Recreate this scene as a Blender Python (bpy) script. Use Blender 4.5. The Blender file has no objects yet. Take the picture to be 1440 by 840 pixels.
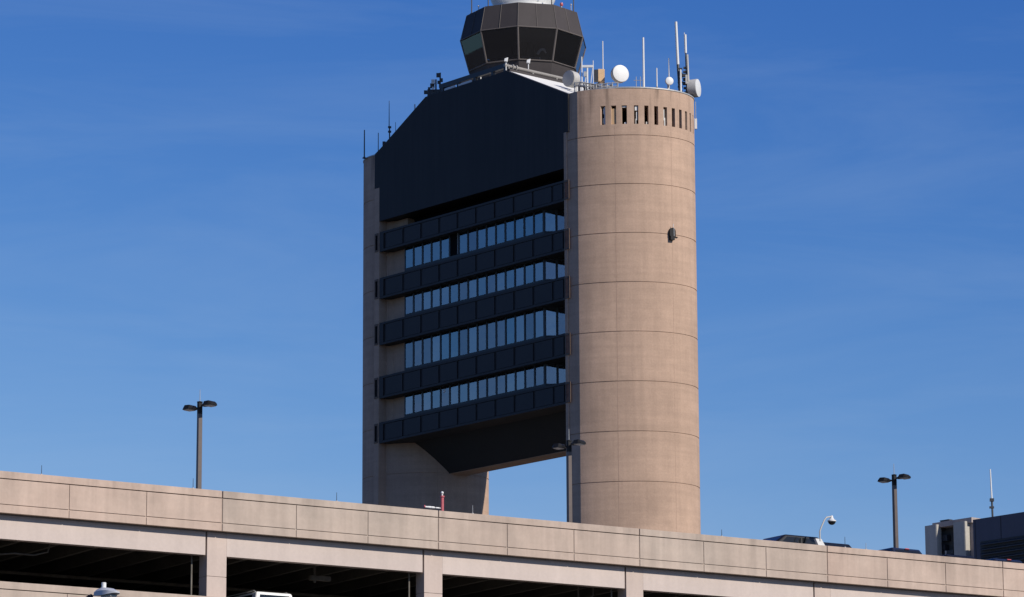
import bpy, bmesh, math, random
from mathutils import Vector, Matrix
from math import sin, cos, radians as R, sqrt, atan, pi
random.seed(7)
S = bpy.context.scene
COL = S.collection

# ------------------------------------------------------------------ camera
F_PX = 5040.0
PITCH = atan(1080 / F_PX)
ROLL = -.0047
EYE = Vector((0, 0, 1.7))
_fw = Vector((0, cos(PITCH), sin(PITCH)))
_u0 = Vector((0, -sin(PITCH), cos(PITCH)))
_r0 = Vector((1, 0, 0))
_rt = _r0 * cos(ROLL) + _u0 * sin(ROLL)
_up = -_r0 * sin(ROLL) + _u0 * cos(ROLL)
cam = bpy.data.cameras.new('camera')
cam.sensor_width = 36
cam.lens = 36 * F_PX / 1440
cam.clip_start = 1
cam.clip_end = 20000
co = bpy.data.objects.new('camera', cam)
COL.objects.link(co)
co.matrix_world = Matrix((( _rt.x, _up.x, -_fw.x, 0), (_rt.y, _up.y, -_fw.y, 0), (_rt.z, _up.z, -_fw.z, 0), (0, 0, 0, 1)))
co.location = EYE
S.camera = co


def at(px, py, Y):
    """world point seen at a photo pixel, at ground distance Y"""
    r = _fw * F_PX + _rt * (px - 720) + _up * (420 - py)
    return EYE + r * (Y / r.y)


# ------------------------------------------------------------------ light
SUN_AZ, SUN_EL = 50, 33            # degrees right of "behind the camera", elevation
sd = Vector((sin(R(SUN_AZ)) * cos(R(SUN_EL)), -cos(R(SUN_AZ)) * cos(R(SUN_EL)), sin(R(SUN_EL))))
sl = bpy.data.lights.new('sun', 'SUN')
sl.energy = 4.9
sl.angle = R(.53)
sl.color = (1, .93, .83)
so = bpy.data.objects.new('sun', sl)
COL.objects.link(so)
so.rotation_euler = sd.to_track_quat('Z', 'Y').to_euler()
so.location = (60, -60, 150)

W = bpy.data.worlds.new('World')
S.world = W
W.use_nodes = True
nt = W.node_tree
nt.nodes.clear()
out = nt.nodes.new('ShaderNodeOutputWorld')
bg = nt.nodes.new('ShaderNodeBackground')
sky = nt.nodes.new('ShaderNodeTexSky')
sky.sky_type = 'NISHITA'
sky.sun_disc = False
sky.sun_elevation = R(SUN_EL)
sky.sun_rotation = R(180 - SUN_AZ)
sky.altitude = 0
sky.air_density = 1.0
sky.dust_density = .5
sky.ozone_density = 3.0
bg.inputs['Strength'].default_value = .08
# deep clear winter blue: a contrast curve per channel on the sky model's colour
sepc = nt.nodes.new('ShaderNodeSeparateColor')
hs = nt.nodes.new('ShaderNodeCombineColor')
nt.links.new(sky.outputs[0], sepc.inputs[0])
for ch, (pw, k, cap) in enumerate(((2.4, .194, 2.9), (1.66, .383, 4.6), (.95, 1.453, 7))):
    mn = nt.nodes.new('ShaderNodeMath')
    mn.operation = 'MINIMUM'
    mn.inputs[1].default_value = cap
    nt.links.new(sepc.outputs[ch], mn.inputs[0])
    po = nt.nodes.new('ShaderNodeMath')
    po.operation = 'POWER'
    po.inputs[1].default_value = pw
    nt.links.new(mn.outputs[0], po.inputs[0])
    mu = nt.nodes.new('ShaderNodeMath')
    mu.operation = 'MULTIPLY'
    mu.inputs[1].default_value = k
    nt.links.new(po.outputs[0], mu.inputs[0])
    nt.links.new(mu.outputs[0], hs.inputs[ch])
# very thin high cirrus
tc = nt.nodes.new('ShaderNodeTexCoord')
mp = nt.nodes.new('ShaderNodeMapping')
mp.inputs['Rotation'].default_value = (0, R(14), 0)
mp.inputs['Scale'].default_value = (7, 7, 42)
nz = nt.nodes.new('ShaderNodeTexNoise')
nz.inputs['Scale'].default_value = 1.0
nz.inputs['Detail'].default_value = 6
nz.inputs['Roughness'].default_value = .62
nz.inputs['Distortion'].default_value = .6
cr = nt.nodes.new('ShaderNodeValToRGB')
cr.color_ramp.elements[0].position = .42
cr.color_ramp.elements[0].color = (0, 0, 0, 1)
cr.color_ramp.elements[1].position = .85
cr.color_ramp.elements[1].color = (.13, .13, .13, 1)
mx = nt.nodes.new('ShaderNodeMix')
mx.data_type = 'RGBA'
nt.links.new(tc.outputs['Generated'], mp.inputs[0])
nt.links.new(mp.outputs[0], nz.inputs['Vector'])
nt.links.new(nz.outputs[0], cr.inputs[0])
nt.links.new(cr.outputs[0], mx.inputs['Factor'])
nt.links.new(hs.outputs[0], mx.inputs['A'])
mx.inputs['B'].default_value = (5.5, 7.0, 9.0, 1)
nt.links.new(mx.outputs['Result'], bg.inputs[0])
nt.links.new(bg.outputs[0], out.inputs[0])
S.view_settings.view_transform = 'Standard'
S.view_settings.look = 'None'
S.view_settings.exposure = 0
S.view_settings.gamma = 1

# ------------------------------------------------------------------ materials
def _lk(m, a, b):
    m.node_tree.links.new(a, b)


def mat(name, col, rough=.8, var=.12, scale=.6, streak=0., fine=.06, bump=0., metal=0., spec=.5, rnd=0., tint=None, coat=0., emit=None, fscale=9., form=0., rim=None):
    """painted / cast surface: large blotches, vertical weather streaks, fine grain, per-object tint"""
    m = bpy.data.materials.new(name)
    m.use_nodes = True
    n = m.node_tree.nodes
    b = n['Principled BSDF']
    b.inputs['Roughness'].default_value = rough
    b.inputs['Metallic'].default_value = metal
    b.inputs['Specular IOR Level'].default_value = spec
    b.inputs['Coat Weight'].default_value = coat
    t = n.new('ShaderNodeTexCoord')

    def noise(sc, vec_scale=(1, 1, 1), detail=5, rgh=.6):
        mp = n.new('ShaderNodeMapping')
        mp.inputs['Scale'].default_value = vec_scale
        _lk(m, t.outputs['Object'], mp.inputs[0])
        z = n.new('ShaderNodeTexNoise')
        z.inputs['Scale'].default_value = sc
        z.inputs['Detail'].default_value = detail
        z.inputs['Roughness'].default_value = rgh
        _lk(m, mp.outputs[0], z.inputs['Vector'])
        return z.outputs[0]

    def rng(sock, lo, hi, a=.3, c=.7):
        r = n.new('ShaderNodeMapRange')
        r.inputs['From Min'].default_value = a
        r.inputs['From Max'].default_value = c
        r.inputs['To Min'].default_value = lo
        r.inputs['To Max'].default_value = hi
        _lk(m, sock, r.inputs[0])
        return r.outputs[0]

    def mul(a, b_):
        q = n.new('ShaderNodeMath')
        q.operation = 'MULTIPLY'
        _lk(m, a, q.inputs[0])
        _lk(m, b_, q.inputs[1])
        return q.outputs[0]
    v = rng(noise(scale), 1 - var, 1 + var)
    if fine:
        v = mul(v, rng(noise(fscale, detail=3), 1 - fine, 1 + fine))
    if streak:
        v = mul(v, rng(noise(1.0, (2.6, 2.6, .12), 4, .55), 1 - streak, 1 + streak * .4, .36, .62))
    if form:      # horizontal pour marks and cloudy patches
        v = mul(v, rng(noise(1.0, (.16, .16, 2.6), 4, .6), 1 - form, 1 + form * .6, .33, .66))
        v = mul(v, rng(noise(.9, (1, 1, 1), 6, .7), 1 - form * .8, 1 + form * .5, .36, .62))
    if rim:       # run-off stains that start at the rim (z0..z1)
        sp = n.new('ShaderNodeSeparateXYZ')
        _lk(m, t.outputs['Object'], sp.inputs[0])
        k = rng(sp.outputs['Z'], 0, 1, rim[0], rim[1])
        st = rng(noise(1.0, (1.5, 1.5, .10), 3, .55), 0, rim[2], .52, .66)
        w_ = mul(k, st)
        iv = n.new('ShaderNodeMath')
        iv.operation = 'SUBTRACT'
        iv.inputs[0].default_value = 1
        _lk(m, w_, iv.inputs[1])
        v = mul(v, iv.outputs[0])
    if rnd:
        oi = n.new('ShaderNodeObjectInfo')
        v = mul(v, rng(oi.outputs['Random'], 1 - rnd, 1 + rnd, 0, 1))
    base = n.new('ShaderNodeMix')
    base.data_type = 'RGBA'
    base.inputs['A'].default_value = (*col, 1)
    base.inputs['B'].default_value = (*(tint or col), 1)
    if tint:
        oi2 = n.new('ShaderNodeObjectInfo')
        a_ = n.new('ShaderNodeMath')
        a_.operation = 'MULTIPLY_ADD'
        a_.inputs[1].default_value = .8
        _lk(m, oi2.outputs['Random'], a_.inputs[0])
        q = rng(noise(scale * .7), -.15, .3)
        _lk(m, q, a_.inputs[2])
        a_.use_clamp = True
        _lk(m, a_.outputs[0], base.inputs['Factor'])
    sc_ = n.new('ShaderNodeVectorMath')
    sc_.operation = 'SCALE'
    _lk(m, base.outputs['Result'], sc_.inputs[0])
    _lk(m, v, sc_.inputs['Scale'])
    _lk(m, sc_.outputs[0], b.inputs['Base Color'])
    if bump:
        bp = n.new('ShaderNodeBump')
        bp.inputs['Strength'].default_value = bump
        bp.inputs['Distance'].default_value = .02
        _lk(m, noise(fscale, detail=4), bp.inputs['Height'])
        _lk(m, bp.outputs[0], b.inputs['Normal'])
    if emit:
        b.inputs['Emission Color'].default_value = (*emit, 1)
        b.inputs['Emission Strength'].default_value = 1
    return m


def glass(name, tint, refl, base_fac, rough=.02, ior=1.5, bump=.0):
    m = bpy.data.materials.new(name)
    m.use_nodes = True
    n = m.node_tree.nodes
    n.remove(n['Principled BSDF'])
    o = n['Material Output']
    tr = n.new('ShaderNodeBsdfTransparent')
    tr.inputs[0].default_value = (*tint, 1)
    gl = n.new('ShaderNodeBsdfGlossy')
    gl.inputs['Color'].default_value = (*refl, 1)
    gl.inputs['Roughness'].default_value = rough
    fr = n.new('ShaderNodeFresnel')
    fr.inputs['IOR'].default_value = ior
    ad = n.new('ShaderNodeMath')
    ad.operation = 'ADD'
    ad.use_clamp = True
    ad.inputs[1].default_value = base_fac
    _lk(m, fr.outputs[0], ad.inputs[0])
    ms = n.new('ShaderNodeMixShader')
    _lk(m, ad.outputs[0], ms.inputs[0])
    _lk(m, tr.outputs[0], ms.inputs[1])
    _lk(m, gl.outputs[0], ms.inputs[2])
    _lk(m, ms.outputs[0], o.inputs[0])
    if bump:
        t = n.new('ShaderNodeTexCoord')
        z = n.new('ShaderNodeTexNoise')
        z.inputs['Scale'].default_value = .8
        _lk(m, t.outputs['Object'], z.inputs['Vector'])
        bp = n.new('ShaderNodeBump')
        bp.inputs['Strength'].default_value = bump
        bp.inputs['Distance'].default_value = .1
        _lk(m, z.outputs[0], bp.inputs['Height'])
        _lk(m, bp.outputs[0], gl.inputs['Normal'])
    return m


M = {}
M['tower_concrete'] = mat('tower_concrete', (.415, .285, .207), .9, form=.075, rim=(64.5, 68.7, .5), var=.10, scale=.22, streak=.06, fine=.06, bump=.25)
M['precast'] = mat('precast', (.425, .347, .287), .9, form=.035, rim=(19.85, 20.8, .20), var=.09, scale=.45, streak=.10, fine=.035, bump=.12, rnd=.06, tint=(.435, .325, .262))
M['beam_concrete'] = mat('beam_concrete', (.495, .415, .372), .9, .05, .5, .04, .03, .1, rnd=.02)
M['column_concrete'] = mat('column_concrete', (.475, .385, .335), .9, .05, .5, .06, .03, .1)
M['deck_concrete'] = mat('deck_concrete', (.22, .20, .185), .9, .15, .3)
M['joint'] = mat('joint', (.05, .04, .035), .9, .1)
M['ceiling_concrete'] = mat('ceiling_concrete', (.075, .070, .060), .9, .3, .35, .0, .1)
M['cladding'] = mat('cladding', (.0195, .0165, .0165), .6, .18, .15, .16, .03, spec=.3)
M['spandrel'] = mat('spandrel', (.0185, .0155, .0160), .65, .1, .4, .05, .03)
M['spandrel_panel'] = mat('spandrel_panel', (.0180, .0150, .0155), .65, .12, .4, .05, .03)
M['dark_gap'] = mat('dark_gap', (.007, .007, .008), .9, .1, spec=.05)
M['frame'] = mat('frame', (.012, .013, .016), .5, .1)
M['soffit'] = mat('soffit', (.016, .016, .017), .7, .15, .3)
M['roof_white'] = mat('roof_white', (.66, .65, .62), .7, .05, .4, .0, .03)
M['bronze'] = mat('bronze', (.054, .047, .047), .65, .06, .5, .05, .02, spec=.15)
M['bronze_trim'] = mat('bronze_trim', (.11, .095, .088), .6, .08, spec=.2)
M['white_paint'] = mat('white_paint', (.60, .60, .59), .5, .04, 2, .05, .02)
M['radome'] = mat('radome', (.72, .72, .70), .5, .04, .5)
M['dish_grey'] = mat('dish_grey', (.40, .39, .37), .6, .06, 2)
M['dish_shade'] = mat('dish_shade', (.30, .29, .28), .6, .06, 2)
M['galv'] = mat('galv', (.38, .38, .37), .5, .12, 3, metal=.3)
M['dark_metal'] = mat('dark_metal', (.025, .026, .03), .5, .15, 3)
M['rust'] = mat('rust', (.20, .095, .06), .85, .3, 3)
M['bracket_steel'] = mat('bracket_steel', (.13, .085, .06), .7, .3, 3)
M['tan_box'] = mat('tan_box', (.50, .33, .18), .7, .08, 2)
M['red_paint'] = mat('red_paint', (.40, .085, .10), .5, .1, 3)
M['lens_red'] = mat('lens_red', (.42, .09, .10), .25, .05)
M['lamp_bronze'] = mat('lamp_bronze', (.085, .064, .056), .5, .1, 2)
M['lamp_black'] = mat('lamp_black', (.012, .012, .013), .6, .1, 2, spec=.2)
M['lens_grey'] = mat('lens_grey', (.28, .27, .25), .3, .1, 3)
M['street_grey'] = mat('street_grey', (.42, .43, .46), .45, .08, 4)
M['car_black'] = mat('car_black', (.008, .008, .010), .35, .05, 1, coat=.1, spec=.3)
M['car_navy'] = mat('car_navy', (.014, .018, .030), .25, .05, 1, coat=.6)
M['car_white'] = mat('car_white', (.72, .71, .68), .3, .03, 1, coat=.6)
M['car_glass'] = mat('car_glass', (.012, .014, .016), .06, .05, 1)
M['tyre'] = mat('tyre', (.02, .02, .02), .9, .1, 5)
M['rim'] = mat('rim', (.4, .4, .4), .35, .1, 5, metal=.7)
M['headlight'] = mat('headlight', (.6, .62, .65), .1, .05, 5)
M['scoop'] = mat('scoop', (.38, .355, .31), .7, .06, 1, .06)
M['block_concrete'] = mat('block_concrete', (.36, .30, .265), .9, .1, .6, .08)
M['block_dark'] = mat('block_dark', (.05, .048, .046), .8, .2, 1)
M['pipe_dull'] = mat('pipe_dull', (.14, .125, .105), .8, .3, 2)
M['pipe_grey'] = mat('pipe_grey', (.22, .205, .19), .6, .1, 2)
M['navy_panel'] = mat('navy_panel', (.040, .038, .062), .5, .06, .3, .04)
M['louver'] = mat('louver', (.012, .012, .014), .6, .1)
M['blind'] = mat('blind', (.66, .67, .66), .9, .05, 3, rnd=.4)
M['room'] = mat('room', (.10, .10, .10), .9, .2, .5)
M['ground'] = mat('ground', (.062, .060, .055), .95, .25, .02, .0, .1)
M['asphalt'] = mat('asphalt', (.055, .055, .056), .95, .15, .3, .0, .1)
M['paint_line'] = mat('paint_line', (.75, .74, .70), .8, .1, 2)
for k, (tn, rf, bf) in enumerate((((.46, .52, .56), (.60, .74, .84), .25), ((.50, .54, .56), (.66, .74, .82), .28), ((.40, .48, .53), (.55, .74, .86), .24), ((.55, .58, .60), (.66, .70, .78), .23), ((.42, .46, .50), (.62, .70, .80), .20))):
    M['window_glass_%d' % k] = glass('window_glass', tn, rf, bf, .015, 1.5, .08)
M['cab_glass'] = glass('cab_glass', (.68, .67, .68), (.86, .85, .88), .05, .01, 1.45)

# ------------------------------------------------------------------ mesh builder
class MB:
    def __init__(s):
        s.bm = bmesh.new()

    def poly(s, pts):
        vs = [s.bm.verts.new(p) for p in pts]
        s.bm.faces.new(vs)

    def hexa(s, p):
        v = [s.bm.verts.new(q) for q in p]
        for f in ((0, 3, 2, 1), (4, 5, 6, 7), (0, 1, 5, 4), (1, 2, 6, 5), (2, 3, 7, 6), (3, 0, 4, 7)):
            s.bm.faces.new([v[i] for i in f])
        return s

    def box(s, a, b):
        (x0, y0, z0), (x1, y1, z1) = a, b
        return s.hexa([(x0, y0, z0), (x1, y0, z0), (x1, y1, z0), (x0, y1, z0), (x0, y0, z1), (x1, y0, z1), (x1, y1, z1), (x0, y1, z1)])

    def fbox(s, fr, s0, s1, o0, o1, z0, z1):
        return s.hexa([fr(s0, o0, z0), fr(s1, o0, z0), fr(s1, o1, z0), fr(s0, o1, z0), fr(s0, o0, z1), fr(s1, o0, z1), fr(s1, o1, z1), fr(s0, o1, z1)])

    def prism(s, A, B):
        a = [s.bm.verts.new(p) for p in A]
        b = [s.bm.verts.new(p) for p in B]
        n = len(a)
        s.bm.faces.new(a[::-1])
        s.bm.faces.new(b)
        for i in range(n):
            s.bm.faces.new((a[i], a[(i + 1) % n], b[(i + 1) % n], b[i]))
        return s

    def tube(s, p, q, r, n=10, r2=None):
        p, q = Vector(p), Vector(q)
        d = (q - p).normalized()
        a = d.orthogonal().normalized()
        b = d.cross(a)
        r2 = r if r2 is None else r2
        return s.prism([p + (a * cos(2 * pi * i / n) + b * sin(2 * pi * i / n)) * r for i in range(n)],
                       [q + (a * cos(2 * pi * i / n) + b * sin(2 * pi * i / n)) * r2 for i in range(n)])

    def path(s, pts, r, n=8):
        pts = [Vector(p) for p in pts]
        rings = []
        ref = None
        for i, p in enumerate(pts):
            d = (pts[min(i + 1, len(pts) - 1)] - pts[max(i - 1, 0)]).normalized()
            a = d.orthogonal().normalized() if ref is None else (ref - d * ref.dot(d)).normalized()
            ref = a
            b = d.cross(a)
            rr = r[i] if isinstance(r, (list, tuple)) else r
            rings.append([s.bm.verts.new(p + (a * cos(2 * pi * k / n) + b * sin(2 * pi * k / n)) * rr) for k in range(n)])
        for A, B in zip(rings, rings[1:]):
            for k in range(n):
                s.bm.faces.new((A[k], A[(k + 1) % n], B[(k + 1) % n], B[k]))
        s.bm.faces.new(rings[0][::-1])
        s.bm.faces.new(rings[-1])
        return s

    def lathe(s, c, ax, prof, n=24):
        """prof: (distance along axis, radius)"""
        c, ax = Vector(c), Vector(ax).normalized()
        a = ax.orthogonal().normalized()
        b = ax.cross(a)
        rings = []
        for h, r in prof:
            if r < 1e-5:
                rings.append([s.bm.verts.new(c + ax * h)])
            else:
                rings.append([s.bm.verts.new(c + ax * h + (a * cos(2 * pi * k / n) + b * sin(2 * pi * k / n)) * r) for k in range(n)])
        for A, B in zip(rings, rings[1:]):
            for k in range(n):
                k2 = (k + 1) % n
                if len(A) == 1 and len(B) == 1:
                    continue
                if len(A) == 1:
                    s.bm.faces.new((A[0], B[k2], B[k]))
                elif len(B) == 1:
                    s.bm.faces.new((A[k], A[k2], B[0]))
                else:
                    s.bm.faces.new((A[k], A[k2], B[k2], B[k]))
        if len(rings[0]) > 1:
            s.bm.faces.new(rings[0][::-1])
        if len(rings[-1]) > 1:
            s.bm.faces.new(rings[-1])
        return s

    def ball(s, c, r, n=14, sz=1.0):
        return s.lathe(c, (0, 0, 1), [(-r * sz * cos(pi * i / 8), r * sin(pi * i / 8)) for i in range(9)], n)

    def build(s, name, m, parent=None, smooth=None, bevel=0, sub=0, keep=False):
        if not keep:
            bmesh.ops.recalc_face_normals(s.bm, faces=s.bm.faces)
        off = Vector((0, 0, 0))
        p = parent
        if p is not None:
            while p.parent is not None:
                p = p.parent
            off = p.location.copy()
        if off.length:
            bmesh.ops.translate(s.bm, verts=s.bm.verts, vec=-off)
        me = bpy.data.meshes.new(name)
        s.bm.to_mesh(me)
        s.bm.free()
        me.materials.append(M[m] if isinstance(m, str) else m)
        if smooth:
            me.polygons.foreach_set('use_smooth', [True] * len(me.polygons))
            me.set_sharp_from_angle(angle=R(smooth))
        o = bpy.data.objects.new(name, me)
        COL.objects.link(o)
        if parent is not None:
            o.parent = parent
        if bevel:
            b = o.modifiers.new('bevel', 'BEVEL')
            b.width = bevel
            b.segments = 2
            b.limit_method = 'ANGLE'
        if sub:
            q = o.modifiers.new('sub', 'SUBSURF')
            q.levels = q.render_levels = sub
        return o


def tag(o, label, cat=None, group=None, kind=None):
    o['label'] = label
    if cat:
        o['category'] = cat
    if group:
        o['group'] = group
    if kind:
        o['kind'] = kind
    return o


def empty(name, loc, label, cat, group=None):
    e = bpy.data.objects.new(name, None)
    e.empty_display_size = .3
    e.location = loc
    COL.objects.link(e)
    return tag(e, label, cat, group)


def rebase(o, loc):
    """put a single-mesh thing's origin at its base"""
    o.data.transform(Matrix.Translation(-Vector(loc)))
    o.location = loc
    return o


# ------------------------------------------------------------------ ground
g = MB()
g.poly([(-6000, -1500, 0), (6000, -1500, 0), (6000, 9000, 0), (-6000, 9000, 0)])
o = g.build('ground', 'ground')
o['kind'] = 'structure'
g = MB()
g.poly([(-140, 40, .004), (150, 60, .004), (150, 92, .004), (-140, 72, .004)])
o = g.build('road', 'asphalt')
o['kind'] = 'structure'
g = MB()
for k in range(24):
    x = -130 + k * 12
    y = 56 + (x + 140) / 290 * 20
    g.poly([(x, y - .08, .008), (x + 4, y + .2, .008), (x + 4, y + .36, .008), (x, y + .08, .008)])
o = g.build('road_marking', 'paint_line')
o['kind'] = 'structure'

# ------------------------------------------------------------------ control tower
CR = Vector((8.33, 246.0))
CL = Vector((-6.491, 263.3))
d2 = (CR - CL).normalized()
n2 = Vector((d2.y, -d2.x))           # outward normal of the office face
PR = Vector((CR.x - 4.5, CR.y - 2.0))


def TW(s, o, z):
    return Vector((PR.x + s * d2.x - n2.x * o, PR.y + s * d2.y - n2.y * o, z))


tc0 = TW(-10.7, 4.8, 0)
tower = empty('control_tower', (tc0.x, tc0.y, 0), 'tall twin-pylon concrete air traffic control tower with dark office bridge and glazed cab', 'tower')
ZT = 68.7
RINGS = [65.3 - 3.497 * k for k in range(18)]


def pylon(c, sx, sy, slots, seams, parent, sxl=None, clip=99):
    """oval shaft: shadow-gap pour joints, faint vertical seams, a ring of slots near the top"""
    N = 132
    ang = set()
    for i in range(N):
        ang.add(round(-180 + 360 * i / N, 3))
    hw = 1.85
    sl_edges = [(a - hw, a + hw) for a in slots]
    for a0, a1 in sl_edges:
        ang = {a for a in ang if not (a0 - .7 < a < a1 + .7)}
    for a0, a1 in sl_edges:
        ang |= {a0, a1}
    if sxl:
        ang |= {-math.degrees(math.asin(3.68 / sxl)), -math.degrees(math.asin(clip / sxl))}
    ang = sorted(ang)
    n = len(ang)
    is_slot = [any(abs(ang[i] - a0) < 1e-6 and abs(ang[(i + 1) % n] - a1) < 1e-6 for a0, a1 in sl_edges) for i in range(n)]

    def pt(a, z, inset):
        x, y = (sx - inset) * sin(R(a)), -(sy - inset) * cos(R(a))
        if sxl and -90 <= a < 0:
            x = max(sxl * sin(R(a)), -clip)
            if x > -3.68:
                y = -sy * sqrt(1 - (x / sxl) ** 2)
            elif sxl * sin(R(a)) > -clip:
                y = -2.70 + (-3.68 - x) / (clip - 3.68) * .73
            else:
                y = -1.97 * (90 + a) / (90 - math.degrees(math.asin(clip / sxl)))
            x, y = x * (1 - inset / 3.6), y * (1 - inset / 3.6)
        elif sxl and a < -90:
            x = -(clip - inset) * -sin(R(a))
        return Vector((c.x + x, c.y + y, z))
    lev = [(0, 0)]
    for z in sorted(RINGS):
        if z < 1:
            continue
        lev += [(z - .03, 0), (z - .03, .035), (z + .03, .035), (z + .03, 0)]
    i_s = None
    if slots:
        i_s = len(lev)
        lev += [(66.1, 0), (67.45, 0)]
    lev += [(ZT, 0)]
    b = MB()
    bm = b.bm
    V = []
    for z, ins in lev:
        row = []
        for a in ang:
            row.append(bm.verts.new(pt(a, z, ins)))
        V.append(row)
    for r in range(len(lev) - 1):
        for i in range(n):
            j = (i + 1) % n
            if slots and r == i_s and is_slot[i]:
                q = [V[r][i], V[r][j], V[r + 1][j], V[r + 1][i]]
                inn = [bm.verts.new(pt(ang[i], 66.1, .25)), bm.verts.new(pt(ang[j], 66.1, .25)), bm.verts.new(pt(ang[j], 67.45, .25)), bm.verts.new(pt(ang[i], 67.45, .25))]
                for k in range(4):
                    k2 = (k + 1) % 4
                    bm.faces.new((q[k], q[k2], inn[k2], inn[k]))
                continue
            bm.faces.new((V[r][i], V[r][j], V[r + 1][j], V[r + 1][i]))
    if not slots:
        bm.faces.new(V[-1])
    else:
        inlev = [65.9, 66.1, 67.45, 68.3]
        I = [[bm.verts.new(pt(a, z, .25)) for a in ang] for z in inlev]
        for r in range(3):
            for i in range(n):
                if r == 1 and is_slot[i]:
                    continue
                j = (i + 1) % n
                bm.faces.new((I[r][j], I[r][i], I[r + 1][i], I[r + 1][j]))
        bm.faces.new(I[0])
        bm.faces.new(I[3][::-1])
        bm.faces.new(V[-1])
    p = b.build('pylon', 'tower_concrete', parent, smooth=11, keep=True)
    # vertical seams: a narrow caulked strip
    for a in seams:
        s = MB()
        zz = [0] + sorted(z for z in RINGS if z > 1) + [66.0 if slots else ZT - .1]
        for z0, z1 in zip(zz, zz[1:]):
            s.hexa([pt(a - .22, z0 + .06, .02), pt(a + .22, z0 + .06, .02), pt(a + .22, z0 + .06, -.004), pt(a - .22, z0 + .06, -.004),
                    pt(a - .22, z1 - .06, .02), pt(a + .22, z1 - .06, .02), pt(a + .22, z1 - .06, -.004), pt(a - .22, z1 - .06, -.004)])
        s.build('seam', M['seam'], p)
    # metal flashing round the rim
    fl = MB()
    aa = [i * 3 for i in range(120)]
    for a in aa:
        fl.hexa([pt(a, ZT + .004, .12), pt(a + 3, ZT + .004, .12), pt(a + 3, ZT + .004, -.04), pt(a, ZT + .004, -.04),
                 pt(a, ZT + .09, .12), pt(a + 3, ZT + .09, .12), pt(a + 3, ZT + .09, -.04), pt(a, ZT + .09, -.04)])
    fl.build('flashing', 'galv', p)
    return p, pt


M['seam'] = mat('seam', (.355, .24, .177), .9, .1, .3)
SLOTS = [-19.6, -11.8, -4.2] + [5.2 + 9.0 * k for k in range(9)]
pyr, ptr = pylon(CR, 4.65, 3.55, SLOTS, [-11, 38, 88], tower, 5.67, 4.42)
pyl, ptl = pylon(CL, 4.70, 3.55, [], [-35, 12, 60], tower)
# things seen inside the slots
for a, w, z0, z1, m in ((-11.8, .34, 66.11, 67.25, 'tan_box'), (-18.8, .09, 66.11, 67.40, 'white_paint'), (-19.9, .07, 66.2, 66.6, 'dish_grey'), (-19.6, .06, 66.9, 67.3, 'white_paint'), (-3.5, .14, 66.11, 66.25, 'white_paint'),
                        (-4.2, .3, 67.32, 67.44, 'white_paint'), (5.4, .2, 67.1, 67.42, 'white_paint'), (5.8, .08, 66.4, 67.0, 'white_paint'), (5.0, .06, 66.11, 66.5, 'dish_grey'), (14.6, .08, 66.11, 66.3, 'dish_grey'), (31.6, .08, 66.5, 67.3, 'dish_grey'), (32.4, .06, 66.11, 66.7, 'white_paint')):
    b = MB()
    p0 = ptr(a, z0, .10)
    tx = Vector((cos(R(a)), sin(R(a)), 0))
    ny = Vector((-sin(R(a)), cos(R(a)), 0))
    b.hexa([p0 - tx * w / 2, p0 + tx * w / 2, p0 + tx * w / 2 + ny * .2, p0 - tx * w / 2 + ny * .2] + [q + Vector((0, 0, z1 - z0)) for q in (p0 - tx * w / 2, p0 + tx * w / 2, p0 + tx * w / 2 + ny * .3, p0 - tx * w / 2 + ny * .3)])
    b.build('plant_duct', m, pyr)

# pilasters beside the office face
SP = [(62.5, 61.0), (59.0, 57.42), (55.6, 53.92), (51.55, 49.9), (48.1, 46.55)]
for pp, s0, s1 in ((pyl, -21.62, -21.052), (pyr, -.218, .06)):
    b = MB()
    b.fbox(TW, s0, s1, 0, 2.6, 0, 65.926)
    b.build('pilaster', 'tower_concrete', pp)
    for zt, zb in SP:
        k = MB()
        a0, a1 = (s0 + .06, s1 - .06) if pp is pyl else (s0 + .01, s1 + .26)
        k.fbox(TW, a0, a0 + .1, -.035, -.003, zb + .05, zt - .05)
        k.fbox(TW, a1 - .1, a1, -.035, -.003, zb + .05, zt - .05)
        k.fbox(TW, a0 + .1, a1 - .1, -.05, -.003, zt - .2, zt - .05)
        k.fbox(TW, a0 + .1, a1 - .1, -.05, -.003, zb + .05, zb + .17)
        br = k.build('bracket', 'bracket_steel', pp)
        k = MB()
        k.fbox(TW, a0 + .1, a1 - .1, -.02, -.003, zb + .17, zt - .2)
        k.build('pocket', 'rust' if pp is pyr else 'dark_gap', br)

# gabled dark cladding over the top of the bridge
gp = [(-21.62, 65.93), (-21.62, 68.62), (-21.0, 68.9), (-15.62, 71.8), (-6.4, 71.8), (.28, 68.65), (.28, 65.93), (-.22, 65.93), (-.22, 63.35), (-21.05, 63.35), (-21.05, 65.93)]
b = MB()
b.prism([TW(s, 0, z) for s, z in gp], [TW(s, .35, z) for s, z in gp])
gable = b.build('gable_cladding', 'cladding', tower)
b = MB()
gb = [(-21.0, 63.40), (-21.0, 68.85), (-15.62, 71.74), (-6.4, 71.74), (.2, 68.62), (.2, 63.40)]
b.prism([TW(s, .352, z) for s, z in gb], [TW(s, 9.3, z) for s, z in gb])
b.build('upper_body', 'cladding', tower)
# white membrane roof in three planes
for (s0, z0), (s1, z1) in (((-21.0, 68.9), (-15.62, 71.8)), ((-15.615, 71.8), (-6.405, 71.8)), ((-6.4, 71.8), (.28, 68.65))):
    b = MB()
    b.hexa([TW(s0, .36, z0 - .04), TW(s1, .36, z1 - .04), TW(s1, 9.4, z1 - .04), TW(s0, 9.4, z0 - .04), TW(s0, .36, z0 + .03), TW(s1, .36, z1 + .03), TW(s1, 9.4, z1 + .03), TW(s0, 9.4, z0 + .03)])
    b.build('roof_plane', 'roof_white', tower)
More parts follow.
